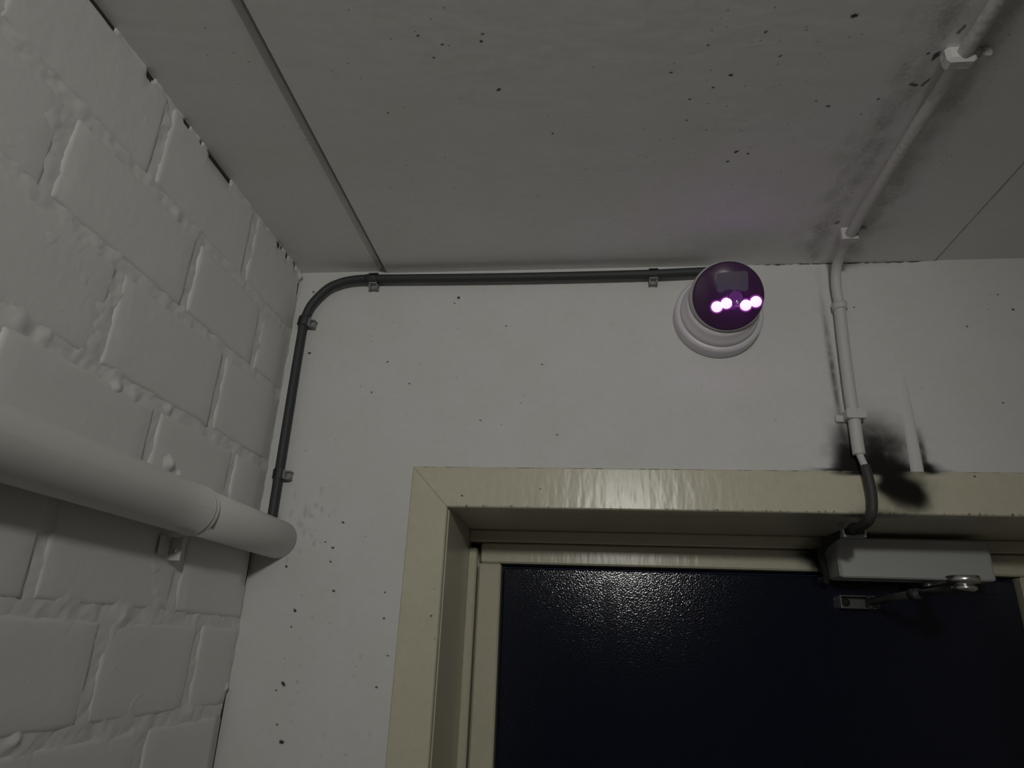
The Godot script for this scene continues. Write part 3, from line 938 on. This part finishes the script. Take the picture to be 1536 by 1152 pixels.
func dome_camera() -> void:
	var at := Vector3(0.784, 2.440, 0.0)
	var t := thing("security_camera", "white dome security camera with dark purple face and four glowing lights", "camera", at)
	var st := mb(true)
	lathe(st, [Vector2(0.0755, 0.0004), Vector2(0.0755, 0.022), Vector2(0.0735, 0.0255), Vector2(0.0700, 0.027), Vector2(0.0, 0.027)], 64, facing(Vector3.ZERO, Vector3.BACK))
	part("junction_base", st, M.shell, t)
	st = mb(true)
	lathe(st, [Vector2(0.0665, 0.0275), Vector2(0.0665, 0.034), Vector2(0.0635, 0.0395), Vector2(0.0605, 0.042), Vector2(0.0590, 0.050), Vector2(0.0560, 0.053), Vector2(0.0, 0.053)], 64, facing(Vector3.ZERO, Vector3.BACK))
	part("cover_ring", st, M.shell, t)
	# ball, cut off in front by the dark face
	var dir := Vector3(-0.08, -0.40, 0.91).normalized()
	var c := Vector3(0.005, 0.008, 0.066)
	var R := 0.0605
	var xf := facing(c, dir)
	st = mb(true)
	var prof := []
	var a0 := asin(0.0568 / R)
	for k in 25:
		var a := lerpf(a0, PI * 0.86, k / 24.0)
		prof.append(Vector2(R * sin(a), R * cos(a)))
	prof.reverse()
	lathe(st, prof, 72, xf)
	part("eyeball", st, M.shell, t)
	var hz := R * cos(a0)
	st = mb(true)
	lathe(st, [Vector2(0.0570, hz - 0.003), Vector2(0.0572, hz + 0.001), Vector2(0.0563, hz + 0.0025), Vector2(0.054, hz + 0.0035), Vector2(0.0, hz + 0.0045)], 72, xf)
	var face := part("face", st, M.face, t)
	# details lie on the face: u to the right, v up, seen from the viewer
	var n := xf.basis.y
	var u := Vector3.UP.cross(n).normalized()
	var v := n.cross(u)
	var on := func(a: float, b: float, h: float) -> Vector3: return c + n * (hz + h) + u * a + v * b
	var fr := func(a: float, b: float, h: float) -> Transform3D: return Transform3D(Basis(u, v, n), on.call(a, b, h))
	st = mb()
	prism(st, rounded(0.050, 0.033, 0.005), 0.0, 0.0008, fr.call(0.0072, 0.0225, 0.0035))
	part("lens_window", st, M.window, face)
	st = mb(true)
	lathe(st, [Vector2(0.012, 0.0), Vector2(0.0125, 0.0016), Vector2(0.0112, 0.0022), Vector2(0.0095, 0.0012), Vector2(0.0, 0.0028)], 36, facing(on.call(0.0115, -0.0035, 0.0038), n))
	part("lens", st, M.lens, face)
	for p in [[-0.0187, -0.0172], [-0.0034, -0.0123], [0.0270, -0.0172], [0.0430, -0.0123]]:  # bulbs widened and rings added to carry the LED bloom
		st = mb(true)
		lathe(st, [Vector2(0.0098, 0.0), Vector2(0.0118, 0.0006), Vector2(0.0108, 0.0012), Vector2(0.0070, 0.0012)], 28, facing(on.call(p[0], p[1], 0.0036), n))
		var led_glow := part("glow_ring", st, M.led_glow, face)
		st = mb(true)
		var pr := []
		for k in 7:
			var a := PI / 2 * k / 6.0
			pr.append(Vector2(0.0093 * cos(a), 0.0050 * sin(a)))
		lathe(st, pr, 28, facing(on.call(p[0], p[1], 0.0042), n))
		part("led_bulb", st, M.led, led_glow)
	st = mb(true)
	lathe(st, [Vector2(0.004, 0.0), Vector2(0.004, 0.001), Vector2(0.0, 0.0016)], 20, facing(on.call(0.0123, -0.0166, 0.0040), n))
	part("sensor", st, M.sensor, face)
	# the infrared lamps' own weak light
	var l := OmniLight3D.new()
	l.name = "led_light"
	l.light_color = Color(0.85, 0.45, 1.0)
	l.light_energy = 0.0012
	l.omni_range = 6.0
	l.omni_attenuation = 2.0
	l.light_size = 0.02
	l.shadow_enabled = true
	t.add_child(l)
	l.position = on.call(0.011, -0.010, 0.03)

# ------------------------------------------------------------------ door closer

func closer() -> void:
	var t := thing("door_closer", "white box door closer with folded steel arm above the dark door", "door closer", Vector3(1.118, 2.018, -0.223))
	var o := t.position
	var st := mb()
	box(st, Vector3(0.9935, 2.0185, -0.2225) - o, Vector3(1.2430, 2.0865, -0.160) - o, 0.0025)
	part("cover", st, M.cover, t)
	st = mb()
	box(st, Vector3(0.9915, 2.020, -0.2215) - o, Vector3(0.9938, 2.085, -0.163) - o, 0.001)
	part("end_plate", st, M.cover, t)
	st = mb()
	box(st, Vector3(1.2427, 2.020, -0.2215) - o, Vector3(1.2450, 2.085, -0.163) - o, 0.001)
	part("end_plate", st, M.cover, t)
	# spindle under the body
	st = mb(true)
	lathe(st, [Vector2(0.0, -0.022), Vector2(0.006, -0.0215), Vector2(0.009, -0.018), Vector2(0.009, 0.0), Vector2(0.0, 0.0)], 24, Transform3D(Basis.IDENTITY, Vector3(1.145, 2.0185, -0.185) - o))
	part("spindle", st, M.steel, t)
	# main arm: from the spindle out towards the viewer, to the elbow
	var elbow := Vector3(1.107, 2.0015, 0.0)
	var spin := Vector3(1.145, 2.006, -0.185)
	st = mb()
	arm_bar(st, spin - o, elbow - o, 0.019, 0.0055)
	part("main_arm", st, M.dark_steel, t)
	st = mb(true)
	lathe(st, [Vector2(0.0, -0.016), Vector2(0.012, -0.0155), Vector2(0.0165, -0.0125), Vector2(0.0165, -0.0085), Vector2(0.012, -0.006), Vector2(0.012, -0.004), Vector2(0.0215, -0.003), Vector2(0.0225, 0.0), Vector2(0.0215, 0.0065), Vector2(0.0, 0.0075)], 32, Transform3D(Basis.IDENTITY, elbow - o))
	part("elbow_joint", st, M.steel, t)
	# forearm back to the shoe on the leaf
	var shoe := Vector3(1.056, 1.983, -0.214)
	st = mb(true)
	tube(st, [elbow + Vector3(0, -0.008, 0) - o, elbow.lerp(shoe, 0.45) + Vector3(0, -0.004, 0) - o], 0.0048, 14)
	part("forearm_rod", st, M.dark_steel, t)
	st = mb(true)
	tube(st, [elbow.lerp(shoe, 0.42) + Vector3(0, -0.004, 0) - o, shoe - o], 0.0068, 14)
	part("forearm_tube", st, M.dark_steel, t)
	st = mb(true)
	tube(st, [elbow.lerp(shoe, 0.44) + Vector3(0, -0.004, 0) - o, elbow.lerp(shoe, 0.52) + Vector3(0, -0.0035, 0) - o], 0.0092, 6)
	part("lock_nut", st, M.dark_steel, t)
	# shoe: an open U of steel screwed to the leaf, hole at its free end
	st = mb()
	box(st, Vector3(1.008, 1.9725, -0.2342) - o, Vector3(1.078, 1.992, -0.2318) - o, 0.0006)
	var back_plate := st
	st = mb()
	box(st, Vector3(1.007, 1.9915, -0.2342) - o, Vector3(1.066, 1.9935, -0.2160) - o, 0.0008)
	box(st, Vector3(1.007, 1.9710, -0.2342) - o, Vector3(1.066, 1.9730, -0.2160) - o, 0.0008)
	box(st, Vector3(1.0055, 1.9710, -0.2342) - o, Vector3(1.0075, 1.9935, -0.2160) - o, 0.0008)
	var s := part("shoe", st, M.steel, t)
	part("shoe_back", back_plate, M.dark_steel, s)
	st = mb(true)
	lathe(st, [Vector2(0.0, 0.003), Vector2(0.006, 0.0028), Vector2(0.0072, 0.0012), Vector2(0.0072, 0.0)], 20, facing(Vector3(1.0195, 1.982, -0.232) - o, Vector3.BACK))
	part("shoe_screw", st, M.black, s)
	st = mb(true)
	lathe(st, [Vector2(0.0, -0.0115), Vector2(0.005, -0.011), Vector2(0.005, 0.011), Vector2(0.0, 0.0115)], 20, Transform3D(Basis.IDENTITY, Vector3(1.056, 1.9822, -0.218) - o))
	part("shoe_pin", st, M.dark_steel, s)

func arm_bar(st: SurfaceTool, a: Vector3, b: Vector3, w: float, h: float) -> void:
	var d := (b - a).normalized()
	var x := Vector3.UP.cross(d).normalized()
	var y := d.cross(x)
	var xf := Transform3D(Basis(x, y, d), a)
	box(st, Vector3(-w / 2, -h / 2, -w / 2), Vector3(w / 2, h / 2, (b - a).length() + w / 3), 0.0015, xf)
